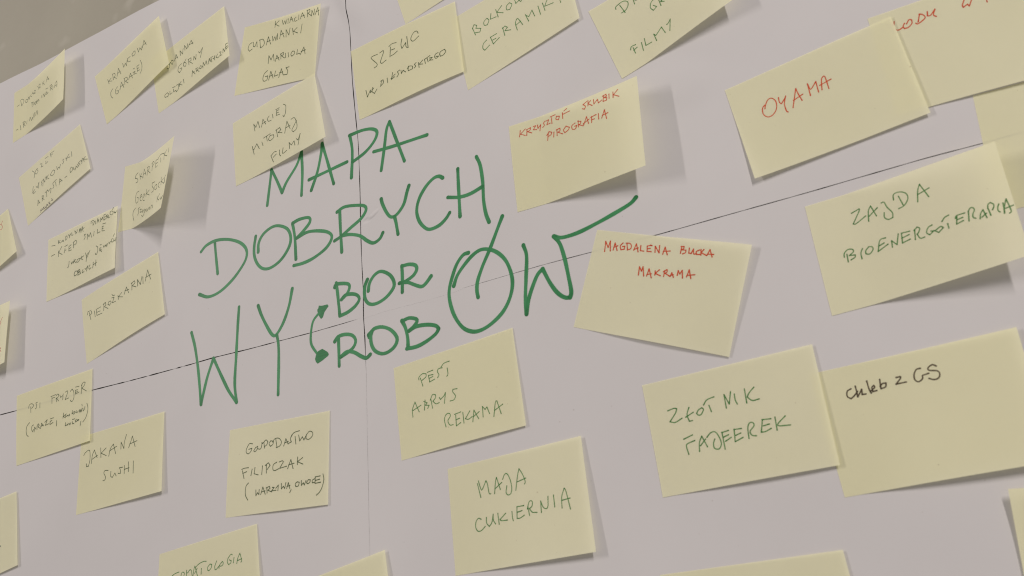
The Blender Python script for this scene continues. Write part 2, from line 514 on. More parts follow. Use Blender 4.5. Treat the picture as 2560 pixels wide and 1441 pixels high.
# ---------------------------------------------------------------- sticky notes
# corners: foot points on the paper (mm, top-left clockwise); lifts: how far the loose edges stand off (mm, top and bottom)
NOTES = [
    dict(corners=[(-393.45, 603.74), (-288.21, 615.97), (-276.43, 555.42), (-377.8, 535.92)], lift_right=(0.5, 0.8), lift_left=(0, 0), layer=0, bend=(0.15, 1.35), sag=0.5, pen=0.66,
         label='blank yellow sticky note cut by the top edge, tucked behind the SZEWC note',
         writing=[]),
    dict(corners=[(-8.41, 369.13), (94.0, 367.41), (90.8, 286.1), (-7.9, 292.44)], lift_right=(1, 2), lift_left=(0, 0), layer=1, bend=(0.15, 1.35), sag=0.8, pen=0.8,
         label='yellow sticky note with red LODY writing, partly covered by the OYAMA note',
         writing=[('red', '731,575 679,807;699,984 793,1046 937,971;1005,818 943,938 959,1066 1082,1068 1214,936 1230,765 1160,725 1055,882;1500,626 1396,973;1319,995 1381,1056 1597,923 1627,813 1567,676 1484,628;1735,635 1705,832 1791,857 1966,643 1877,881 1939,999;2816,706 2734,907 2744,1013 2875,941 2913,1048 3027,783;3411,990 3410,1146')]),
    dict(corners=[(36.61, 289.35), (135.27, 283.73), (129.14, 208.83), (29.54, 209.34)], lift_right=(1, 2), lift_left=(0, 0), layer=0, bend=(0.15, 1.35), sag=0.5, pen=0.66,
         label='blank sticky note at the right edge, between the red LODY note and ZAJDA note',
         writing=[]),
    dict(corners=[(-7.59, 51.74), (72.62, 45.33), (68.56, -10.88), (-14.82, -20.26)], lift_right=(1, 1), lift_left=(5, 1.5), layer=0, bend=(0.15, 1.35), sag=0.5, pen=0.66,
         label='blank sticky note in the lower right corner with its left edge lifted',
         writing=[]),
    dict(corners=[(-217.0, 32.64), (-101.58, 32.49), (-98.62, -30.06), (-215.32, -36.47)], lift_right=(1, 1.5), lift_left=(0, 0), layer=0, bend=(0.15, 1.35), sag=0.5, pen=0.66,
         label='blank sticky note at the bottom edge, below the ZŁOTNIK note',
         writing=[]),
    dict(corners=[(-1058.74, 505.91), (-951.15, 539.46), (-917.35, 472.56), (-1033.91, 439.22)], lift_right=(0.5, 6), lift_left=(0, 0), layer=0, bend=(0.15, 1.35), sag=0.5, pen=0.66,
         label='sticky note cut by the left edge with a single red accented letter',
         writing=[('red', '4446,764 4319,938'),
                  ('red', '4113,824 4288,1015 4345,1333 4267,1523 4145,1454')]),
    dict(corners=[(-1044.39, 417.06), (-912.32, 409.47), (-907.34, 336.89), (-1037.37, 333.29)], lift_right=(11, 12.5), lift_left=(0, 0), layer=0, bend=(0.22, 1.15), sag=0, pen=0.66,
         label='strongly lifted sticky note at the left edge, below the red-lettered one',
         writing=[('red', '4271,1612 4488,1139'),
                  ('red', '4311,1810 4403,1507'),
                  ('red', '4468,3619 4603,3668 4545,3803 4638,3957')]),
    dict(corners=[(-1009.86, 185.97), (-885.16, 197.28), (-872.65, 123.66), (-988.6, 105.42)], lift_right=(1, 2), lift_left=(0, 0), layer=0, bend=(0.15, 1.35), sag=0.5, pen=0.66,
         label='sticky note at the lower left edge, below the PSI FRYZJER note',
         writing=[('dark', '3789,3073 3860,3250 3795,3325')]),
    dict(corners=[(-962.35, 704.02), (-850.98, 713.36), (-844.77, 640.19), (-954.42, 629.27)], lift_right=(13, 15), lift_left=(0, 0), layer=0, bend=(0.22, 1.15), sag=0, pen=0.66,
         label='curled yellow note in the far upper left with three faint dashed lines',
         writing=[('olive', '295,1590 461,1571;582,1315 673,1834;532,1220 662,1151 833,1339 818,1609 682,1813;1049,1478 996,1578 1021,1754 1134,1799 1201,1688 1123,1509 1049,1478;1222,1649 1245,1387 1353,1707 1381,1422;1536,1333 1472,1417 1518,1571 1617,1603;1707,1288 1652,1352 1776,1548 1798,1399;1851,1276 1982,1368 1835,1573 2012,1632;2281,1161 2194,1165 2306,1438 2241,1547;2335,1069 2468,1164 2367,1494 2530,1504;2722,1231 2766,1553;2880,1237 2757,1347 2932,1623;3103,1559 3225,1122 3395,1608;3147,1347 3371,1429;1637,2322 1702,2769;1606,2267 1766,2352 1733,2547;1827,2713 1862,2438 2006,2844;2035,2842 2052,2552 2171,2631 2087,2694 2210,2887;2147,2748 2196,2514 2295,2824 2344,2592 2421,2816;2637,2718 2699,2496;2802,2811 2862,2534 2988,2897 3024,2571;3149,2519 3101,2834 3359,2849;3125,2691 3269,2712;3082,2236 3327,2351;3534,2349 3588,2839;3516,2332 3689,2354 3751,2550 3609,2584 3790,2943;3827,2593 3857,2868;4008,2953 4069,2653 4208,2481 4272,2761 4253,3099;4045,2823 4276,2902;283,3950 428,3977;627,3770 674,4216;862,3672 923,4156;836,3626 977,3595 1052,3734 914,3849 1047,4086;1208,3750 1178,4025;1440,3946 1515,3627 1673,4118;1701,4060 1752,3859 1828,4115;1841,3963 1918,3648 2033,3639 1958,4009;2100,3970 2233,3567 2315,4076')]),
    dict(corners=[(-811.38, 664.57), (-700.3, 694.66), (-679.7, 621.72), (-786.2, 591.06)], lift_right=(5, 5.5), lift_left=(0, 0), layer=1, bend=(0.15, 1.35), sag=0.5, pen=0.66,
         label='yellow sticky note reading KRAWCOWA (GARAŻE), overlapping the OLEJKI AROMATYCZNE note',
         writing=[('olive', '775,1277 795,1746;1016,1416 811,1501 1031,1741;1131,1758 1173,1262;1162,1196 1338,1311 1309,1538 1207,1570 1355,1868;1428,1739 1645,1170 1708,1849;1529,1551 1722,1583;1997,1122 1999,1513 2173,1315 2195,1606 2326,1227;2582,1135 2375,1100 2357,1392 2534,1545;2909,999 2734,1088 2752,1322 2923,1333 2989,1072 2909,999;3178,1032 3182,1427 3343,1195 3403,1506 3508,1233;3498,1419 3712,888 3792,1438;3568,1248 3799,1267;953,2460 769,2603 716,2956 787,3225;1272,2642 1114,2760 1061,3109 1197,3223 1289,3078 1158,2938;1380,3106 1603,2582 1679,3217;1464,2878 1710,2975;1791,3055 1853,2530;1821,2490 2038,2607 2030,2857 1877,2820 2025,3183;2118,2947 2329,2559 2392,3128;2187,2795 2424,2909;2499,2724 2666,2781 2526,2925 2727,3068;2579,2429 2682,2478;3026,2568 2861,2510 2816,2975 2996,3052;2835,2738 2968,2805;3180,2296 3209,2806 3121,3214 2961,3392')]),
    dict(corners=[(-715.02, 641.09), (-605.51, 665.48), (-587.03, 589.01), (-700.62, 570.43)], lift_right=(0.8, 9), lift_left=(0, 0), layer=0, bend=(0.22, 1.15), sag=0.5, pen=0.66,
         label='yellow sticky note ending OLEJKI AROMATYCZNE, its lower right corner lifted',
         writing=[('olive', '1071,1382 1257,1309;1144,1362 1138,1604 1030,1754 953,1631;1324,1216 1231,1410 1328,1618 1407,1359 1324,1216;1492,1493 1647,981 1717,1438;1539,1327 1715,1327;1917,1405 1931,952 2056,1412 2151,981;2247,1259 2267,802 2383,1283 2475,868;2458,1220 2722,798 2798,1257;2531,1052 2809,1149;1898,2203 1717,2247 1609,2567 1684,2845 1839,2725 1878,2572 1755,2533;2069,2247 2004,2517 2125,2701 2197,2488 2069,2247;2023,2343 2238,2111;2357,2835 2378,2299;2342,2308 2548,2343 2538,2578 2418,2590 2597,2960;2684,2715 2748,2423 2833,2836 2901,2429;3068,2344 3151,2560 3328,2296;3358,2262 3146,3000;734,3762 556,3819 546,4030 730,4094 786,3911 734,3762;902,3790 870,4065 1021,4056;1135,3840 1127,4089 1265,4076;1088,3646 1271,3727;1367,3707 1500,3804 1460,4145 1302,4259 1272,4083;1547,3711 1567,4041;1705,3721 1569,3832 1736,4084;1874,3687 1878,4049;2446,4070 2527,3596 2675,4078;2485,3812 2648,3832;2775,3998 2769,3677;2756,3662 2905,3736 2906,3885 2808,3869 2955,4147;3081,3744 2998,3893 3091,4051 3206,3940 3081,3744;3226,4130 3281,3633 3360,4042 3484,3724 3522,4134;3597,4173 3691,3770 3797,4213;3640,3977 3786,3983;3710,3793 3951,3833;3838,3946 3848,4274;3937,4015 3996,4154 4083,3922 4041,4306;4265,3992 4148,4168 4259,4350 4359,4302;4391,3965 4502,4050 4399,4321 4532,4381;4607,4295 4648,3929 4730,4295 4803,3968;4976,3753 4843,3700 4833,4202 4975,4128;4837,3961 4957,4007')]),
    dict(corners=[(-575.47, 624.07), (-469.89, 599.83), (-484.61, 524.1), (-588.97, 545.99)], lift_right=(5, 0.6), lift_left=(0, 0), layer=0, bend=(0.15, 1.35), sag=0.5, pen=0.66,
         label='yellow sticky note headed KWIACIARNIA with four lines of green pen',
         writing=[('olive', '2068,189 2075,656;2305,247 2082,426 2351,653;2527,287 2610,619 2703,384 2784,643 2839,309;2926,319 2930,658;3047,641 3095,235 3269,634;3059,452 3220,424;3439,381 3337,466 3390,664 3532,644;3612,281 3635,624;3733,624 3835,221 4019,623;3762,457 3990,456;4156,164 4223,662;4126,188 4317,155 4334,338 4211,397 4439,636;4463,680 4458,278 4621,668 4636,261;4704,670 4835,210 4928,786;4733,500 4932,455;663,1322 503,1439 456,1720 568,1933 727,1816;747,1324 786,1628 893,1695 955,1421 979,1355 1043,1753;1164,1264 1271,1856;1135,1291 1364,1287 1498,1583 1429,1816 1274,1879;1642,1800 1715,1214 1930,1809;1660,1574 1882,1520;1982,1263 2058,1626 2157,1354 2257,1653 2292,1276;2313,1174 2350,1611;2500,1602 2523,1007 2785,1582;2515,1342 2725,1290;2920,1627 2859,1085 3093,1536 3118,1052;3276,1122 3393,1602;3589,1182 3368,1367 3663,1582;3899,1045 3870,1661;1953,3218 1925,2650 2113,3008 2214,2630 2321,3113;2404,3210 2460,2778 2652,3179;2427,3031 2614,2982;2763,3142 2715,2750;2686,2777 2869,2692 2891,2877 2766,2908 2999,3137;3012,2808 3069,3130;3194,2830 3255,3145;3459,2809 3384,2996 3466,3161 3609,3031 3590,2850 3459,2809;3786,2794 3762,3113 3948,3101;3989,3210 4176,2743 4292,3226;4025,3000 4301,2968;1982,3727 1799,3903 1750,4246 1843,4450 2028,4396 2054,4119 1897,4145;2152,4459 2210,3843 2424,4388;2162,4199 2378,4141;2522,3920 2492,4280 2722,4240;2788,4463 2883,3864 3045,4318;2790,4133 3008,4111;3368,3865 3182,3881 3310,4128 3300,4368 3068,4352')]),
    dict(corners=[(-590.83, 514.27), (-484.46, 527.8), (-469.29, 449.81), (-586.38, 441.97)], lift_right=(1, 7), lift_left=(0, 0), layer=1, bend=(0.15, 1.35), sag=0.5, pen=0.66,
         label='yellow sticky note ending FILMY whose bottom edge covers the green word MAPA',
         writing=[('olive', '1299,1628 1262,1060 1374,1406 1522,1024 1587,1581;1697,1635 1821,1100 1947,1584;1749,1420 1968,1393;2193,1138 2080,1265 2121,1498 2278,1542;2390,1150 2398,1461;2781,1103 2636,1066 2604,1416 2788,1467;2619,1253 2736,1266;2604,961 2812,967;3069,893 3183,1105 3113,1607 3003,1836 2957,1705;2928,3063 3130,2291 3246,2955;3012,2724 3270,2723;3368,2323 3554,2354 3639,2893 3576,3232 3397,3323 3330,3138 3467,2911 3645,2623;1636,2763 1678,3072;1751,2546 2145,2500;1927,2550 1935,2922;2135,2623 2020,2838 2102,3005 2302,2924 2319,2721 2135,2623;2529,3030 2503,2472;2469,2489 2697,2449 2742,2658 2574,2744 2793,2923;3087,4372 3096,3926 3197,4193 3370,4012 3382,4347;3501,3944 3579,4109 3739,3747;3735,3726 3545,4467;1142,3349 1095,2954 1078,2695;1096,2948 1143,3005 1345,2683 1457,3146;2147,4695 2047,4150 2248,4002 2359,4056;2165,4344 2344,4234;2542,4069 2515,4385 2572,4553;2746,4060 2681,4377 2729,4459 2916,4387')]),
    dict(corners=[(-440.86, 534.15), (-324.94, 536.49), (-321.42, 459.79), (-435.33, 457.7)], lift_right=(0.6, 1.5), lift_left=(0, 0), layer=1, bend=(0.15, 1.35), sag=1.8, pen=0.66,
         label='yellow sticky note reading SZEWC in green pen beside the vertical seam',
         writing=[('olive', '1259,1137 985,1123 949,1245 1177,1776 1138,1931 1020,1971;1375,1125 1538,1067 1551,1201 1353,1755 1412,1921 1627,1825;1840,984 1994,897 2193,952;1906,1068 1821,1737;1924,1300 2087,1322;1864,1695 1996,1679 2194,1573;2468,887 2396,1258 2418,1543 2620,1258 2616,1561 2701,1672 2706,883;3240,1224 2976,1397 2873,1236 2917,1013 3052,818 3182,825 3230,1020;490,3241 520,3719 707,3353 699,3541 876,3325;828,3242 770,3482 875,3710 1020,3496;1284,3068 1210,3447;1247,3093 1359,3062 1364,3281 1229,3403;1564,3083 1565,3407;1851,2887 1755,3316 1918,3236;1736,3253 1957,3069;2186,2941 2075,2986 2107,3188 2023,3323;2244,2996 2249,3230 2344,3067 2448,3263;2606,2964 2570,3241;2537,3109 2629,2980 2787,3091 2773,3262 2582,3271;2973,2957 2887,3019 2935,3197 2863,3269;3075,3030 3082,3388;3280,2997 3098,3169 3260,3264;3360,2997 3383,3316;3397,3002 3623,2919;3485,3014 3512,3286;3588,3074 3720,3112 3577,3225 3734,3302;3998,2975 3871,3006 3825,3188 3895,3311 4002,3230 3895,3181;4058,3156 4103,2994 4290,2950 4335,3127 4218,3293 4080,3300 4058,3156')]),
    dict(corners=[(-330.59, 519.45), (-218.04, 536.02), (-211.15, 464.27), (-320.22, 441.17)], lift_right=(0.8, 1.8), lift_left=(0, 0), layer=0, bend=(0.15, 1.35), sag=0.7, pen=0.65,
         label='yellow sticky note with the word CERAMIKI, right of the SZEWC note',
         writing=[('green', '785,1360 843,1920;779,1404 878,1206 986,1348 924,1509 1125,1704 1049,1900 861,1776;1462,1298 1308,1405 1294,1649 1418,1734 1521,1505 1462,1298;1666,1153 1591,1499 1840,1562;1895,1084 1920,1657;2166,1058 1916,1305 2153,1580;2498,1186 2346,1293 2331,1537 2452,1622 2579,1381 2498,1186;2726,1158 2742,1487 2889,1400 2954,1556 3036,1426;1237,2669 1074,2778 1010,3038 1071,3238 1308,3096;1695,2647 1415,2640 1468,3174 1762,3002;1443,2898 1622,2915;1991,2518 2001,3087;1969,2569 2094,2489 2178,2668 2047,2792 2282,2954;2538,3235 2525,2763 2608,2517 2678,2552 2796,3090;2520,2882 2752,2796;3059,3114 2996,2569;3009,2657 3115,2833 3291,2546 3337,3030;3559,2532 3577,3161;3758,2523 3784,3103;3973,2472 3810,2818 4164,2945;4442,2955 4451,3243')]),
    dict(corners=[(-203.45, 467.87), (-95.92, 484.14), (-88.0, 417.95), (-185.23, 395.79)], lift_right=(6, 10), lift_left=(0, 0), layer=2, bend=(0.22, 1.15), sag=0.8, pen=0.75,
         label='yellow sticky note ending FILMY at the top edge, above the PIROGRAFIA note',
         writing=[('green', '1125,748 1188,1367;935,863 977,703 1252,625 1423,784 1408,1033 1257,1241 1062,1266;1657,903 1630,1230;1657,903 1739,1076;2325,1701 2184,1798 2092,2068 2153,2332 2314,2246 2222,2034;2481,1893 2474,2359;2514,1933 2581,2093 2510,2120 2638,2241;891,3664 881,4064;769,3712 847,3559 1023,3582;868,3837 1030,3788;1250,3686 1194,4203;1412,3576 1356,4021 1606,4062;1798,4180 1798,3697 1850,3864 2164,3614 2210,4083;2379,3684 2444,3673 2576,3520 2395,4160')]),
    dict(corners=[(-285.64, 391.61), (-169.15, 383.78), (-173.95, 308.94), (-286.85, 314.57)], lift_right=(14, 15), lift_left=(0, 0), layer=1, bend=(0.22, 1.15), sag=0, pen=0.68,
         label='yellow sticky note reading PIROGRAFIA in red with a lifted right side',
         writing=[('red', '432,454 381,815;625,457 426,674 605,833;691,520 662,866;672,523 831,479 803,616 702,658 857,804;941,455 1034,458 932,655 1057,703;1104,450 1110,657 1230,501 1178,843;1420,388 1345,477 1376,614 1301,703;1463,407 1561,392 1472,644 1607,621;1678,340 1675,684;1634,267 1833,252;1878,368 1847,528 1942,614 1994,436 1878,368;2112,643 2122,304;2116,407 2405,367;2187,236 2299,160;3082,228 2931,323 3020,467 2971,614 2902,541;3134,202 3115,509;3235,266 3122,384 3273,580;3343,276 3346,537 3492,366 3517,588 3645,506;3727,289 3696,616;3680,311 3824,276 3835,401 3738,426 3848,498 3821,627 3696,610;3934,338 3927,591;4087,323 4076,637;4270,299 4096,487 4291,705;1504,1120 1442,1555;1434,1252 1527,1085 1634,1175 1593,1299 1468,1347;1720,1212 1693,1491;1846,1137 1831,1481;1818,1145 1967,1131 1958,1272 1875,1312 2050,1507;2162,1214 2095,1322 2143,1496 2289,1406 2336,1287 2206,1152 2162,1214;2569,1180 2437,1259 2444,1467 2560,1507 2630,1345 2542,1356;2681,1474 2692,1118;2674,1149 2796,1211 2768,1340 2708,1362 2863,1520;2888,1494 3020,1084 3079,1517;2873,1415 3113,1276;3208,1189 3198,1533;3179,1224 3391,1187;3208,1387 3320,1387;3480,1185 3472,1500;3587,1520 3715,1113 3767,1656;3614,1380 3834,1358')]),
    dict(corners=[(-111.34, 354.7), (5.49, 363.84), (11.03, 286.2), (-103.78, 278.8)], lift_right=(1.0, 1.9), lift_left=(0, 3.2), layer=1.6, bend=(0.15, 1.35), sag=0.5, pen=0.72,
         label='yellow sticky note with one large red word OYAMA',
         writing=[('red', '946,1600 859,1729 833,2018 928,2241 1084,2235 1235,2017 1288,1669 1215,1416 1093,1405 973,1621 924,1790;1395,1518 1377,1765 1415,1878 1563,1677;1598,1593 1495,1940 1480,2314 1513,2410;1683,2302 1815,1856 1938,1445 1953,1770 1990,2137;1766,1966 2066,1852;2254,2072 2285,1454 2304,1741 2343,1771 2522,1519 2495,2067;2602,2035 2685,1549 2754,1429 2802,1478 2790,2103;2587,1781 2934,1705')]),
    dict(corners=[(-76.87, 249.97), (39.31, 250.33), (38.07, 175.27), (-76.37, 172.43)], lift_right=(11, 14), lift_left=(0, 0), layer=1, bend=(0.22, 1.15), sag=0.5, pen=0.68,
         label='yellow sticky note with the long green word BIOENERGOTERAPIA',
         writing=[('green', '1163,912 1384,829 1369,927 1138,1392 1202,1428 1503,1231;1544,1503 1603,1063 1691,877 1773,1388;1583,1301 1848,1047;1973,908 2048,912 2092,1175 2182,1464 2164,1687 2042,1703 1961,1568 1984,1358;2440,871 2497,1312;2297,961 2333,729 2489,706 2634,854 2654,1102 2522,1344 2365,1402;2863,1394 2938,925 3020,682 3155,1334;2905,1092 3220,972;776,2610 762,2951;691,2709 718,2536 840,2420 953,2475 952,2590 832,2695 981,2738 967,2829 846,2899;1206,2561 1136,2739 1128,2988;1371,2575 1275,2696 1260,2833 1356,2884 1465,2741 1452,2607 1371,2575;1848,2428 1692,2462 1577,2900 1868,2727;1644,2678 1782,2622;1956,2914 1978,2633 2085,2866 2184,2440;2477,2488 2265,2458 2228,2877 2440,2820;2242,2668 2439,2620;2558,2910 2603,2492;2582,2519 2680,2422 2732,2509 2672,2674 2633,2709 2681,2919 2794,2932;3043,2539 2930,2597 2866,2787 2928,2908 3042,2805 2976,2772;3059,2798 3149,2936 3283,2806 3233,2719 3102,2795;3292,2538 3380,2410 3489,2367;3409,2700 3408,2902;3620,2595 3667,2499 3862,2500;3662,2552 3610,2844 3783,2790;3654,2672 3789,2653;3907,2890 3955,2497;3948,2500 4016,2380 4078,2402 4097,2517 4034,2667 4025,2805 4073,2866;4166,2948 4207,2758 4286,2622 4321,2994;4216,2911 4338,2813;4422,2955 4407,2678;4399,2646 4429,2486 4492,2440 4549,2546 4539,2660 4492,2756;4665,2613 4617,2744 4608,2875 4641,2951;4725,3062 4766,2806 4851,2512 4877,2878 4879,3083 4833,3119;4783,2875 4967,2858;4760,2631 4734,3007')]),
    dict(corners=[(-223.22, 278.83), (-115.03, 232.79), (-145.41, 161.74), (-253.34, 210.89)], lift_right=(3.2, 0.9), lift_left=(0, 0), layer=0, bend=(0.15, 1.35), sag=1.5, pen=0.78,
         label='clockwise tilted yellow sticky note reading MAKRAMA in red',
         writing=[('red', '433,1051 389,539 519,837 545,497 619,993;706,929 718,565 842,928;704,799 826,695;979,521 915,685 961,869 1067,827 1065,674 992,701;1114,523 1182,845;1090,512 1225,514 1288,670 1254,795 1180,832;1389,820 1429,495 1547,878;1397,776 1523,684;1588,560 1612,806 1726,811;1932,487 1800,545 1835,803 1975,798;1828,677 1917,644;1894,484 1951,503;2099,811 2062,514 2233,813 2197,465;2359,862 2387,511 2509,861;2357,714 2575,671;2910,410 2913,728;2885,404 2979,386 2981,499 2928,553 3064,555 3066,668 2982,745;3155,442 3172,674 3249,685 3290,466 3329,686 3377,687;3480,483 3395,572 3421,703 3524,686;3525,453 3558,716;3612,440 3546,593 3732,702;3744,686 3798,412 3910,748;3754,632 3938,620;1735,1993 1708,1592 1809,1788 1824,1566 1913,2005;2007,1987 2036,1634 2170,2048;2011,1912 2142,1855;2246,1688 2263,1892;2369,1620 2265,1809 2443,1895;2552,1906 2546,1633;2517,1680 2612,1562 2629,1673 2580,1750 2744,1861;2759,1863 2783,1681 2867,1892;2766,1811 2848,1769;2973,1782 2968,1548 3042,1697 3089,1513 3152,1869;3268,1793 3303,1452 3412,1846;3269,1721 3503,1646')]),
    dict(corners=[(-208.71, 156.86), (-92.03, 157.18), (-91.97, 80.58), (-207.11, 80.46)], lift_right=(0.9, 1.9), lift_left=(0, 0), layer=1.2, bend=(0.15, 1.35), sag=1.5, pen=0.74,
         label='yellow sticky note headed ZŁOTNIK in green, overlapping the chleb note',
         writing=[('green', '627,1375 830,1330 903,1379 834,1558 630,1871 782,1944 1004,1829;1266,1433 1173,1718 1200,2027 1295,2027;1118,1821 1366,1681;1457,1761 1525,1634 1635,1571 1674,1659 1580,1851 1496,1849 1457,1761;1706,1470 1826,1286 2045,1226;1855,1535 1890,1825;2333,1820 2344,1230 2438,1678 2544,1171;2635,1302 2629,1561 2664,1755;2944,1193 2931,1802;3213,1210 3046,1411 2977,1559 3097,1747 3292,1746;934,2737 1214,2631;1248,2887 1024,2961 975,3070 1001,3420;1328,3385 1373,3018 1474,2770 1583,3262;1389,3155 1572,2918;1616,2863 1751,2705 1884,2712 1968,2958 1994,3256 1903,3446 1778,3384 1771,3188 1832,3003;2073,2787 2073,3511;2065,2799 2268,2766;2087,3005 2250,2944;2129,3187 2308,3078;2431,2774 2394,3292 2636,3180;2424,2777 2639,2802;2434,3040 2595,2980;2794,3277 2818,2839 2892,2647 2986,2663 2999,2802 2861,2997 2900,3176 3011,3230;3261,2637 3162,3125 3287,3131 3449,3054;3250,2624 3494,2660;3252,2887 3425,2862;3612,2627 3598,3172;3891,2671 3661,2918 3678,3018 3981,3076')]),
    dict(corners=[(-97.72, 138.98), (20.45, 139.32), (18.89, 62.33), (-93.85, 61.78)], lift_right=(2, 5), lift_left=(0, 0), layer=0, bend=(0.15, 1.35), sag=1.9, pen=0.85,
         label='yellow sticky note with dark lowercase writing that starts chleb',
         writing=[('black', '909,938 803,1002 768,1201 845,1321 961,1214 1049,1087;1029,869 1028,1079 1020,1307 1163,1047 1140,1249 1235,1261;1338,767 1340,1083 1365,1269;1353,1192 1485,1081 1474,999 1419,1058 1412,1223 1516,1217;1656,813 1633,1055 1627,1183 1744,1146 1779,1003 1691,997 1621,1087;2053,877 2153,877 2148,943 2009,1131 2256,1132;2665,729 2564,743 2482,919 2469,1121 2543,1225 2651,1136 2664,1023 2719,1007 2820,988;3038,776 2955,693 2845,770 2848,875 3030,968 3066,1110 3013,1243 2903,1269 2798,1185')]),
    dict(corners=[(-370.18, 128.07), (-258.74, 131.43), (-257.36, 52.45), (-371.16, 51.28)], lift_right=(1.5, 4.5), lift_left=(0, 0), layer=0, bend=(0.15, 1.35), sag=1.0, pen=0.68,
         label='yellow sticky note reading CUKIERNIA in green near the bottom centre',
         writing=[('green', '1105,1026 1185,1694;1148,911 1217,1316 1273,1331 1434,979 1477,1155 1509,1582 1566,1626;1710,1661 1781,1148 1835,945 1935,1529;1738,1447 2012,1228;2056,1092 2139,903 2234,884 2324,1164 2360,1542 2310,1803 2212,1858 2136,1732 2186,1434;2498,1722 2607,1108 2689,791 2795,1070 2866,1411 2838,1526;2560,1365 2899,1279;1123,2684 1025,2618 919,2766 900,3036 983,3202 1118,3180 1253,3040;1323,2647 1319,2911 1409,3079 1515,2914 1585,2568 1577,2839 1646,3028;1761,2577 1777,3083;2052,2643 1818,2877 1888,2940 2092,2963;2283,2626 2285,2860 2301,3043;2730,2477 2480,2465 2449,2977 2551,2994 2722,2904;2480,2712 2655,2681;2903,2963 2878,2543;2850,2660 2927,2377 3004,2330 3052,2410 3020,2580 2923,2666 3018,2846 3180,2896;3334,2940 3346,2435 3407,2703 3504,2817 3583,2727 3619,2304;3815,2291 3819,2824;4064,2931 4092,2467 4210,2103 4259,2249 4344,3046;4097,2604 4371,2580')]),
    dict(corners=[(-413.65, 217.01), (-302.95, 222.92), (-300.4, 147.21), (-411.68, 142.04)], lift_right=(0.5, 1.4), lift_left=(0, 0), layer=0, bend=(0.15, 1.35), sag=1.3, pen=0.66,
         label='yellow sticky note ending with REKLAMA, just below the big green Ó',
         writing=[('green', '1105,1014 1177,1479;1039,1090 1050,947 1210,822 1356,883 1343,1041 1162,1168;1415,831 1651,810;1641,1046 1452,1011 1474,1378 1696,1312;1460,1182 1633,1145;2050,848 1891,835 1837,975 1886,1158 1816,1292;1995,797 2138,640 2362,616;2248,942 2255,1259 2200,1371;641,2936 649,2548 784,2186 849,2465 925,2767;680,2597 1026,2448;1212,2243 1148,2758;1152,2300 1288,2423 1208,2525 1361,2585 1291,2729;1491,2786 1457,2329;1427,2334 1538,2094 1661,2144 1649,2299 1533,2440 1647,2618 1786,2615;1810,2353 1848,2469 2004,2335 2078,2194 1996,2730;2561,2183 2394,2147 2376,2272 2469,2522 2394,2703 2236,2704;1978,3962 1937,3576 2016,3344 2143,3315 2195,3466 2076,3681 2142,3925 2277,3961;2410,3523 2401,4075 2584,3969;2369,3460 2622,3428;2401,3764 2555,3730;2703,3491 2712,4043;2980,3521 2783,3848 2899,3918 3057,3839;3061,4113 3148,3539 3297,4033;3094,3874 3347,3693;3478,4025 3489,3491 3581,3675 3659,3577 3734,3943;3882,4151 4000,3468 4062,3426 4165,4105;3931,3860 4263,3667')]),
    dict(corners=[(-592.38, 202.04), (-480.72, 196.27), (-483.69, 119.76), (-595.72, 126.64)], lift_right=(0.5, 1.2), lift_left=(0, 0), layer=0, bend=(0.15, 1.35), sag=1.1, pen=0.66,
         label='yellow sticky note with three green lines ending (WARZYWA, OWOCE)',
         writing=[('olive', '1244,1058 1078,1019 936,1306 945,1508 1051,1586 1175,1467 1219,1305 1056,1335;1398,1312 1318,1467 1381,1536 1502,1389 1512,1249 1398,1312;1755,1139 1718,1074 1714,1261 1655,1431 1518,1392;1818,1072 1856,1419;1785,1116 1915,972 2019,1096 1951,1280 1852,1317;2158,1067 2083,1221 2153,1376 2274,1287 2293,1123 2158,1067;2409,1022 2483,1514;2260,1161 2364,996 2561,1008 2690,1231 2623,1441 2443,1512;2810,1494 2907,1095 3023,1425;2845,1328 3033,1272;3205,933 3127,1152 3181,1329 3051,1392;3145,1083 3290,851 3556,790;3354,1070 3403,1501;3527,1028 3584,1366 3710,1160 3787,1353 3888,1131;3901,1090 3882,1306 4028,1364 4193,1206 4189,1013 4043,927 3901,1090;884,2956 782,2500;743,2419 880,2376 1091,2380;804,2656 1007,2590;1283,2488 1232,2848;1423,2429 1391,2775 1601,2873;1798,2412 1777,2887;1991,2397 2009,2844;1932,2409 2086,2286 2176,2442 2041,2650;2496,2328 2338,2443 2323,2689 2425,2779 2608,2707;2618,2339 2773,2302 2824,2366 2656,2699 2995,2639;3049,2785 3186,2312 3312,2826;3080,2588 3354,2540;3512,2231 3512,2645;3756,2310 3507,2492 3782,2667;1121,3247 1001,3433 993,3874 1124,4186;1521,3699 1534,4014 1603,3861 1684,3966 1687,3698;1775,3986 1867,3590 2006,4006;1809,3849 1987,3812;2093,3954 2068,3634;2035,3667 2190,3599 2230,3715 2126,3807 2319,3925;2342,3689 2436,3694 2317,3870 2533,3867;2518,3761 2633,3606 2623,3903;2776,3549 2791,3843 2881,3712 2951,3842 2999,3526;3049,3863 3116,3551 3204,3888;3058,3751 3206,3711;3270,3952 3210,4103;3550,3580 3458,3672 3489,3827 3607,3803 3647,3623 3550,3580;3739,3547 3750,3811 3840,3681 3892,3807 3963,3580;4071,3560 3995,3681 4032,3766 4147,3706 4166,3576 4071,3560;4362,3556 4261,3619 4265,3752 4391,3741;4620,3446 4396,3461 4393,3804 4651,3783;4402,3653 4601,3617;4752,3369 4796,3681 4713,4086 4604,4304 4475,4435')]),
    dict(corners=[(-791.17, 235.31), (-674.57, 236.11), (-672.91, 162.08), (-792.76, 159.56)], lift_right=(0.8, 3.2), lift_left=(0, 0), layer=0, bend=(0.15, 1.35), sag=0.7, pen=0.66,
         label='yellow sticky note reading SUSHI on its second line',
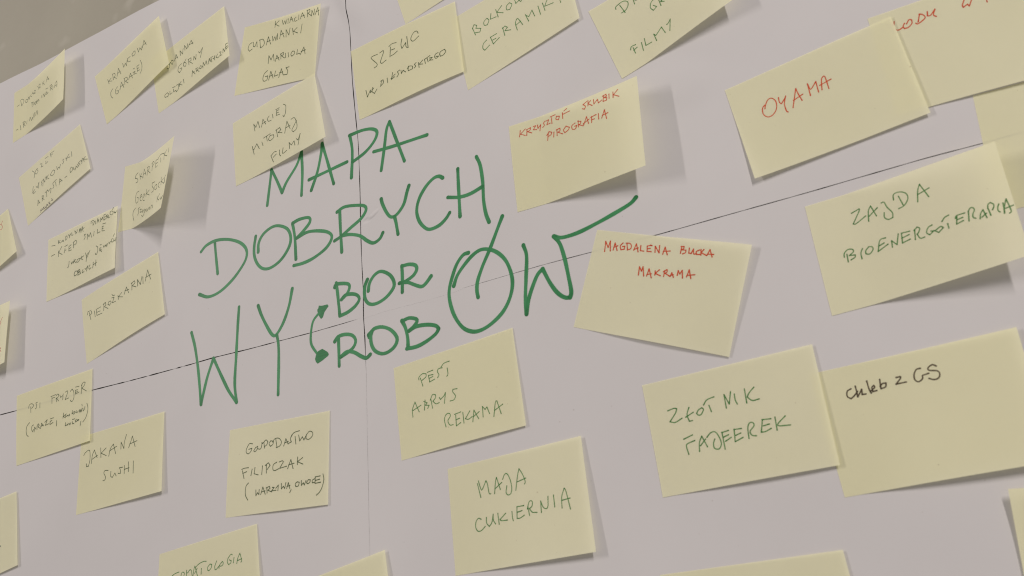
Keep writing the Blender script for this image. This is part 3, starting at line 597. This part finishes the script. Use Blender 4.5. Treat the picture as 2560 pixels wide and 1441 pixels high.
         writing=[('olive', '233,1300 292,1176 497,1044 595,1171 625,1695 558,2091 439,2088 428,1905;718,1973 761,1447 865,1143 1055,1684;745,1712 1067,1552;1245,1125 1286,1754;1573,1226 1285,1478 1601,1723;1754,1808 1837,1360 2006,1111 2165,1770;1788,1486 2212,1311;2475,1580 2469,1130 2656,1600 2669,1207 2778,740;2946,1642 3062,1270 3140,962 3333,1698;2996,1422 3432,1353;1770,2716 1571,2681 1520,2824 1624,3076 1605,3260 1481,3292;1939,2837 1945,3142 2053,3238 2189,3015 2274,3224;2644,2784 2444,2760 2515,2939 2527,3132 2386,3095;2741,2708 2760,3224;2974,2560 3009,3176;2744,2961 3037,2940;3276,2593 3301,3362')]),
    dict(corners=[(-899.49, 300.37), (-780.19, 302.43), (-775.81, 228.09), (-889.26, 224.06)], lift_right=(0.5, 1.8), lift_left=(0, 0), layer=1.2, bend=(0.15, 1.35), sag=0.5, pen=0.66,
         label='yellow sticky note reading PSI FRYZJER across the left horizontal seam',
         writing=[('olive', '993,1188 1010,1595;856,1231 887,1032 1024,975 1164,1082 1176,1214 1054,1320;1446,1027 1344,1042 1388,1221 1384,1400 1313,1452;1624,1137 1622,1499;2420,1054 2425,1478;2354,964 2658,937;2421,1116 2591,1101;2689,1175 2738,1489;2688,1038 2762,952 2860,989 2829,1156 2732,1226 2858,1463;2938,1080 2992,1261 3111,1192;3152,1072 3124,1474;3289,1001 3408,950 3441,1070 3286,1525 3505,1496;3612,1075 3729,950 3829,1184 3851,1583 3775,1800 3678,1816 3627,1698;3946,896 4171,924;4079,1140 3940,1121 3945,1396 4179,1332;3952,1275 4078,1264;4356,866 4318,1510;4315,925 4447,753 4560,798 4516,976 4359,1144 4650,1443;3206,2454 3160,2791;3378,2574 3174,2681 3318,2814;3337,2643 3340,2767 3437,2719;3452,2697 3503,2775 3583,2668 3586,2792;3777,2493 3747,2712;3789,2682 3880,2776 3949,2690 3891,2599 3779,2679;4061,2604 3991,2671 4076,2756 4161,2659;4224,2770 4251,2606 4290,2791 4333,2602 4355,2799 4413,2563;4463,2579 4486,2782;4388,2271 4411,2406;4595,2525 4565,2698 4511,2754;4716,2328 4793,2681 4756,3048 4653,3354 4490,3544;929,2302 751,2491 701,2827 754,3128 851,3236;1206,2558 1097,2615 1081,2856 1133,2998 1225,2883;1246,3070 1285,2746 1378,2920;1446,2969 1455,2708 1555,2603 1590,2721 1506,2796 1635,2937;1685,2980 1757,2633 1865,2865;1701,2838 1882,2804;1967,2652 2128,2520 2009,2871 2247,2844;2336,2539 2537,2532;2447,2692 2322,2703 2308,2933 2515,2853;2751,2813 2741,3180;3353,3172 3323,3387 3444,3366 3452,3299 3471,3389 3584,3302 3638,3433 3699,3303;3802,3126 3950,3122;3797,3266 3802,3424 3911,3419;4064,3199 3977,3257 4014,3374 4118,3319;4120,3300 4178,3349 4225,3280 4142,3266;4362,3441 4329,3725')]),
    dict(corners=[(-804.81, 383.56), (-692.54, 404.64), (-677.19, 333.04), (-789.99, 309.91)], lift_right=(0.6, 1.8), lift_left=(0, 0), layer=0, bend=(0.15, 1.35), sag=1.2, pen=0.66,
         label='yellow sticky note with the one word PIEROŻKARNIA in green pen',
         writing=[('olive', '458,1374 518,1973;322,1463 371,1245 572,1316 623,1553 434,1626;796,1501 814,1974;920,1475 1221,1497;927,1560 930,1958 1260,2024;935,1724 1160,1767;1443,1402 1388,1916;1393,1436 1545,1376 1558,1625 1455,1666 1663,1951;1765,1505 1688,1645 1775,1790 1895,1683 1863,1516 1765,1505;1962,1352 2114,1412 1969,1747 2181,1775;1996,1098 2051,1221 2158,1271;2357,1456 2363,1764;2599,1411 2379,1576 2632,1780;2745,1652 2922,1220 3019,1737;2801,1439 3057,1510;3231,1702 3276,1151;3230,1171 3437,1116 3454,1291 3287,1401 3500,1657;3600,1671 3622,1164 3769,1676 3912,1144;3961,1224 3933,1735;4071,1651 4285,922 4401,1747;4123,1393 4459,1396')]),
    dict(corners=[(-870.79, 473.95), (-755.23, 476.72), (-747.88, 401.44), (-863.92, 397.65)], lift_right=(2.6, 5.5), lift_left=(0, 0), layer=1.2, bend=(0.15, 1.35), sag=0.5, pen=0.66,
         label='yellow sticky note crammed with four dark lines ending OBCYCH',
         writing=[('olive', '274,669 527,740;758,439 784,751;903,532 780,611 944,769 1066,640 1150,654 1174,758 1089,726;1312,743 1332,434;1292,480 1416,434 1433,604 1362,748 1312,743;1519,400 1586,575 1664,412;1678,443 1590,714;1767,378 1782,638 1875,599;2040,645 1992,343 2142,633 2176,355;2313,692 2339,377 2385,631 2419,376 2456,580;2448,766 2538,306 2608,778;2483,549 2682,478;3291,363 3317,629;3167,408 3172,250 3308,236 3417,389 3335,594 3297,618;3487,383 3473,626;3590,624 3640,263 3733,623;3606,473 3729,428;3842,640 3843,333 3917,536 3970,337 4027,608;4198,216 4063,207 4083,654 4197,606;4069,417 4177,410;4229,624 4228,325 4324,588 4336,319;4396,423 4382,575 4423,668 4491,616;4506,211 4491,363 4572,503 4687,478 4700,302 4582,186 4506,211;4637,103 4740,-20;4779,348 4802,478 4859,442 4881,524 4933,385;280,1507 529,1479;802,1352 826,1817;1046,1121 818,1497 1088,1786;1270,1243 1477,1221;1295,1415 1240,1747;1299,1575 1382,1575;1748,1360 1585,1415 1584,1775 1777,1790;1589,1597 1732,1585;1919,1709 1930,1242;1910,1254 2072,1185 2164,1325 2117,1458 1956,1505;2813,1074 2713,1064 2765,1296 2688,1457;2921,1563 2933,1141 3045,1429 3151,1158 3230,1564;3407,1179 3375,1537;3641,1153 3637,1468 3825,1461;4069,1134 3972,1123 3962,1472 4148,1543;3969,1294 4055,1298;3997,910 4208,954;1628,2625 1611,2860 1573,3061 1512,3050;1773,2769 1809,2943 1917,2779 1940,2947;1996,2667 1960,2922;2119,2733 1999,2823 2145,3013;2223,2833 2185,2968 2288,3046 2427,2900 2384,2788 2223,2833;2545,2720 2542,2940 2633,3011;2446,2843 2707,2764;2824,2606 2917,3057;3145,2583 2918,3079 2885,3327;2872,2877 3028,2696;3580,2470 3684,2596 3716,2904 3647,3176 3565,3139 3553,3034;3862,2549 3962,2575;3952,2815 3852,2802 3861,3030 4000,3021;3869,2923 3948,2924;3922,3043 4007,3167;4108,2748 4155,2908 4247,2761 4293,2899 4385,2751;4404,2740 4363,2971;4501,2684 4527,2833 4620,2708;4748,2514 4676,2651 4722,2813 4839,2791 4859,2624 4867,2807 4955,2779;4801,2388 4872,2227;4959,2870 5005,2575;2078,3704 2021,3870 2066,4026 2230,3982 2286,3771 2160,3682 2078,3704;2303,4100 2333,3709;2244,3749 2406,3682 2451,3817 2351,3916 2475,3917 2500,4062 2303,4087;2678,3852 2621,3975 2646,4098 2767,4032;2821,3843 2887,3944 3022,3755;3042,3744 2934,4111;3186,3758 3111,3937 3150,4090 3278,4029;3426,3671 3405,4130;3617,3602 3604,4044;3427,3892 3675,3820')]),
    dict(corners=[(-750.84, 523.87), (-646.68, 510.31), (-661.53, 434.24), (-754.71, 446.27)], lift_right=(24, 26), lift_left=(0, 0), layer=0, bend=(0.22, 1.15), sag=0, pen=0.66,
         label='strongly curled yellow sticky note reading SKARPETKI with a long shadow',
         writing=[('olive', '1053,785 909,946 884,1168 1075,1273 1120,1490 979,1539;1229,926 1359,1394;1476,970 1318,1165 1674,1378;1642,1444 1681,769 2014,1380;1642,1143 1953,1172;2170,1441 2090,806;2033,830 2269,841 2302,1055 2157,1112 2503,1426;2716,1374 2623,738;2554,778 2750,701 2875,885 2685,1088;3362,808 3048,774 3147,1311 3370,1321;3102,1045 3323,1056;3358,733 3607,615 4042,749;3655,881 3736,1234;4031,709 4145,1254;4298,621 4085,905 4470,1135;4555,620 4597,948;1387,2298 1146,2355 1115,2744 1239,3138 1447,3118 1418,2809 1258,2757;1638,2922 1866,2867 1789,2711 1644,2776 1696,3069 1890,3230;2082,3079 2272,2914 2092,2789 2009,2950 2085,3251 2298,3363;2371,2590 2431,3137;2763,2808 2417,2927 2872,3207;3386,2483 3034,2421 3110,2695 3348,2944 3362,3140 3155,3156;3641,2788 3466,2853 3574,3137 3786,3135 3761,2913 3641,2788;4158,2832 3956,2858 3981,3081 4176,3241;4208,2526 4337,3131;4531,2758 4306,2898 4645,3107;4772,2647 4663,2828 4825,3133 4657,3196;4087,3828 4184,4249;4389,3762 4149,4017 4470,4249;4570,4081 4567,4194 4737,4290 4720,4122 4829,4293;4900,4122 4985,4223;1267,3521 1089,3683 1087,4029 1260,4440;1775,3665 1601,3721 1785,4036 1659,4193;1862,3846 2059,3899 1970,4107 2192,4144;2196,4001 2301,4235 2435,4095;2468,4060 2539,4471 2389,4557 2223,4421;2591,4348 2593,4110 2820,4390 2841,4161 3054,4445;3112,4198 3103,4313 3302,4392 3303,4251 3112,4198;3452,4452 3420,4205 3553,4212 3675,4458')]),
    dict(corners=[(-936.49, 575.4), (-831.47, 608.19), (-805.51, 540.17), (-910.18, 503.93)], lift_right=(0.5, 2.2), lift_left=(0, 0), layer=0, bend=(0.15, 1.35), sag=1.0, pen=0.66,
         label='tilted yellow sticky note reading ARTYSTA - PLASTYK with small dark MALARZ below',
         writing=[('olive', '1059,467 1172,779 1137,1158 1068,1240;1322,712 1231,848 1271,1044 1409,1055 1460,873 1373,681 1322,712;1393,644 1493,658;1707,466 1848,602 1742,842 1895,901;2160,666 2109,912 2287,881;2137,362 2377,434;2581,742 2571,358 2861,386;2574,548 2744,567;911,1969 818,2334 841,2654 1010,2616;741,2480 977,2371;1110,2200 1182,2403 1361,2078;1384,2046 1262,2556;1635,2164 1554,2246 1570,2445 1489,2527;1599,2716 1725,2120 1789,2525 1896,2113;1970,2081 1967,2468;2140,2164 1978,2271 2129,2541;2409,2185 2275,2325 2359,2517 2539,2521 2642,2283 2532,2120 2409,2185;2829,2084 2823,2412 2952,2295 2993,2465 3114,2198;3421,1980 3335,1966 3343,2252 3248,2301;3566,2035 3566,2311;3832,1930 3595,2131 3849,2260;4036,1905 3981,2360;974,4057 1071,3593 1159,4013;1001,3887 1143,3879;1353,4021 1416,3559;1404,3546 1513,3645 1455,3810 1409,3814 1512,4040;1661,3526 1898,3472;1769,3567 1736,3995;1869,3509 1935,3676 2112,3562;2146,3632 2040,3976;2450,3255 2325,3343 2363,3685 2261,3769;2424,3283 2632,3234;2537,3419 2519,3842;2748,3941 2865,3455 3004,3851;2797,3762 2973,3765;3227,3763 3384,3786;3780,3305 3669,3471 3667,3772 3806,3701 3845,3446 3780,3305;3907,3461 3926,3759 4054,3765;3998,3909 4121,3605 4177,3857;4321,3549 4241,3602 4282,3806 4195,3819;4308,3501 4482,3475;4375,3617 4384,3841;4522,3494 4542,3642 4641,3411;4631,3398 4521,3831;4689,3459 4704,3834;4857,3475 4698,3593 4951,3883'),
                  ('dark', '1094,4911 1113,4649 1161,4790 1231,4644 1277,4852;1290,4856 1357,4648 1411,4895;1474,4671 1471,4897 1545,4870;1557,4942 1634,4658 1700,4892;1580,4796 1694,4805;1789,4640 1797,4892;1893,4707 1793,4761 1890,4946;2009,4543 2091,4699 2004,4734 2127,4829')]),
    dict(corners=[(-676.97, 107.59), (-559.73, 116.19), (-551.21, 39.96), (-679.14, 32.94)], lift_right=(0.5, 3), lift_left=(0, 0), layer=0, bend=(0.15, 1.35), sag=0.8, pen=0.66,
         label='yellow sticky note ending -TOLOGIA, cut by the bottom edge at left',
         writing=[('green', '721,1469 881,1381 1091,1352;738,1475 839,1602;1201,1617 1222,1460 1294,1418 1367,1505 1346,1662;1478,1720 1486,1382;1487,1517 1547,1535 1630,1419 1713,1432 1750,1624 1767,1809;1805,1821 1856,1451 1904,1281 1951,1481 2037,1874;1892,1673 2015,1445;1935,1352 2130,1216 2344,1168 2480,1199;2234,1511 2215,1814;2668,1413 2549,1541 2546,1706 2615,1740 2722,1621 2749,1451 2668,1413;2997,1344 2896,1599 2903,1792 2960,1797 3102,1664;3099,1772 3126,1621 3268,1464 3312,1529 3286,1647 3193,1693 3132,1649;3762,1261 3689,1220 3545,1401 3516,1594 3569,1724 3673,1669 3699,1552 3606,1484;3843,1426 3796,1703;3960,1793 4018,1528 4129,1295 4176,1529 4202,1713 4161,1780;3997,1652 4202,1610')]),
    dict(corners=[(-539.48, 59.24), (-430.74, 77.55), (-422.66, 10.3), (-535.97, -12.76)], lift_right=(1.5, 4), lift_left=(0, 0), layer=0, bend=(0.15, 1.35), sag=0.5, pen=0.66,
         label='blank corner of a yellow sticky note at the bottom edge beside the vertical seam',
         writing=[]),
]


def note_surface(nt):
    (ax, az), (bx, bz), (cx, cz), (dx, dz) = nt['corners']
    (r0, r1), (l0, l1) = nt['lift_right'], nt['lift_left']
    u0, p = nt['bend']
    base = .14 + nt['layer'] * .12

    def at(u, v, rise=0.0):
        x = (ax * (1 - u) + bx * u) * (1 - v) + (dx * (1 - u) + cx * u) * v
        z = (az * (1 - u) + bz * u) * (1 - v) + (dz * (1 - u) + cz * u) * v
        h = (r0 * (1 - v) + r1 * v) * max(0, (u - u0) / (1 - u0)) ** p
        h += (l0 * (1 - v) ** 2 + l1 * v ** 2) * max(0, (1 - u - .35) / .65) ** 1.3
        h += nt['sag'] * math.sin(math.pi * min(1, max(0, (u - .08) / .92))) * max(0, v - .25) ** 2 * 1.78
        return (x * MM, -(relief(x, z) + base + h + rise) * MM, z * MM)
    return at


for nt in NOTES:
    at = note_surface(nt)
    root = empty('sticky_note', at(.02, .5))
    root['label'] = nt['label']
    root['category'] = 'sticky note'
    root['group'] = 'yellow sticky notes on the paper poster'
    NU, NV = 36, 20
    verts = [at(i / NU, j / NV) for j in range(NV + 1) for i in range(NU + 1)]
    faces = [(j * (NU + 1) + i, (j + 1) * (NU + 1) + i, (j + 1) * (NU + 1) + i + 1, j * (NU + 1) + i + 1)
             for j in range(NV) for i in range(NU)]
    link('note_paper', verts, faces, NOTE, root)
    for colour, data in nt['writing']:
        pen = Pen(lambda x, y, rise: at(x / 115, y / 76, rise))
        for st in parse(data):
            st = [(a / 5000 * 115, b / 5000 * 76) for a, b in st]
            pen.stroke(st, nt['pw'] if 'pw' in nt else nt['pen'], .5, .15)
        pen.build('handwriting', INKS[colour], root)
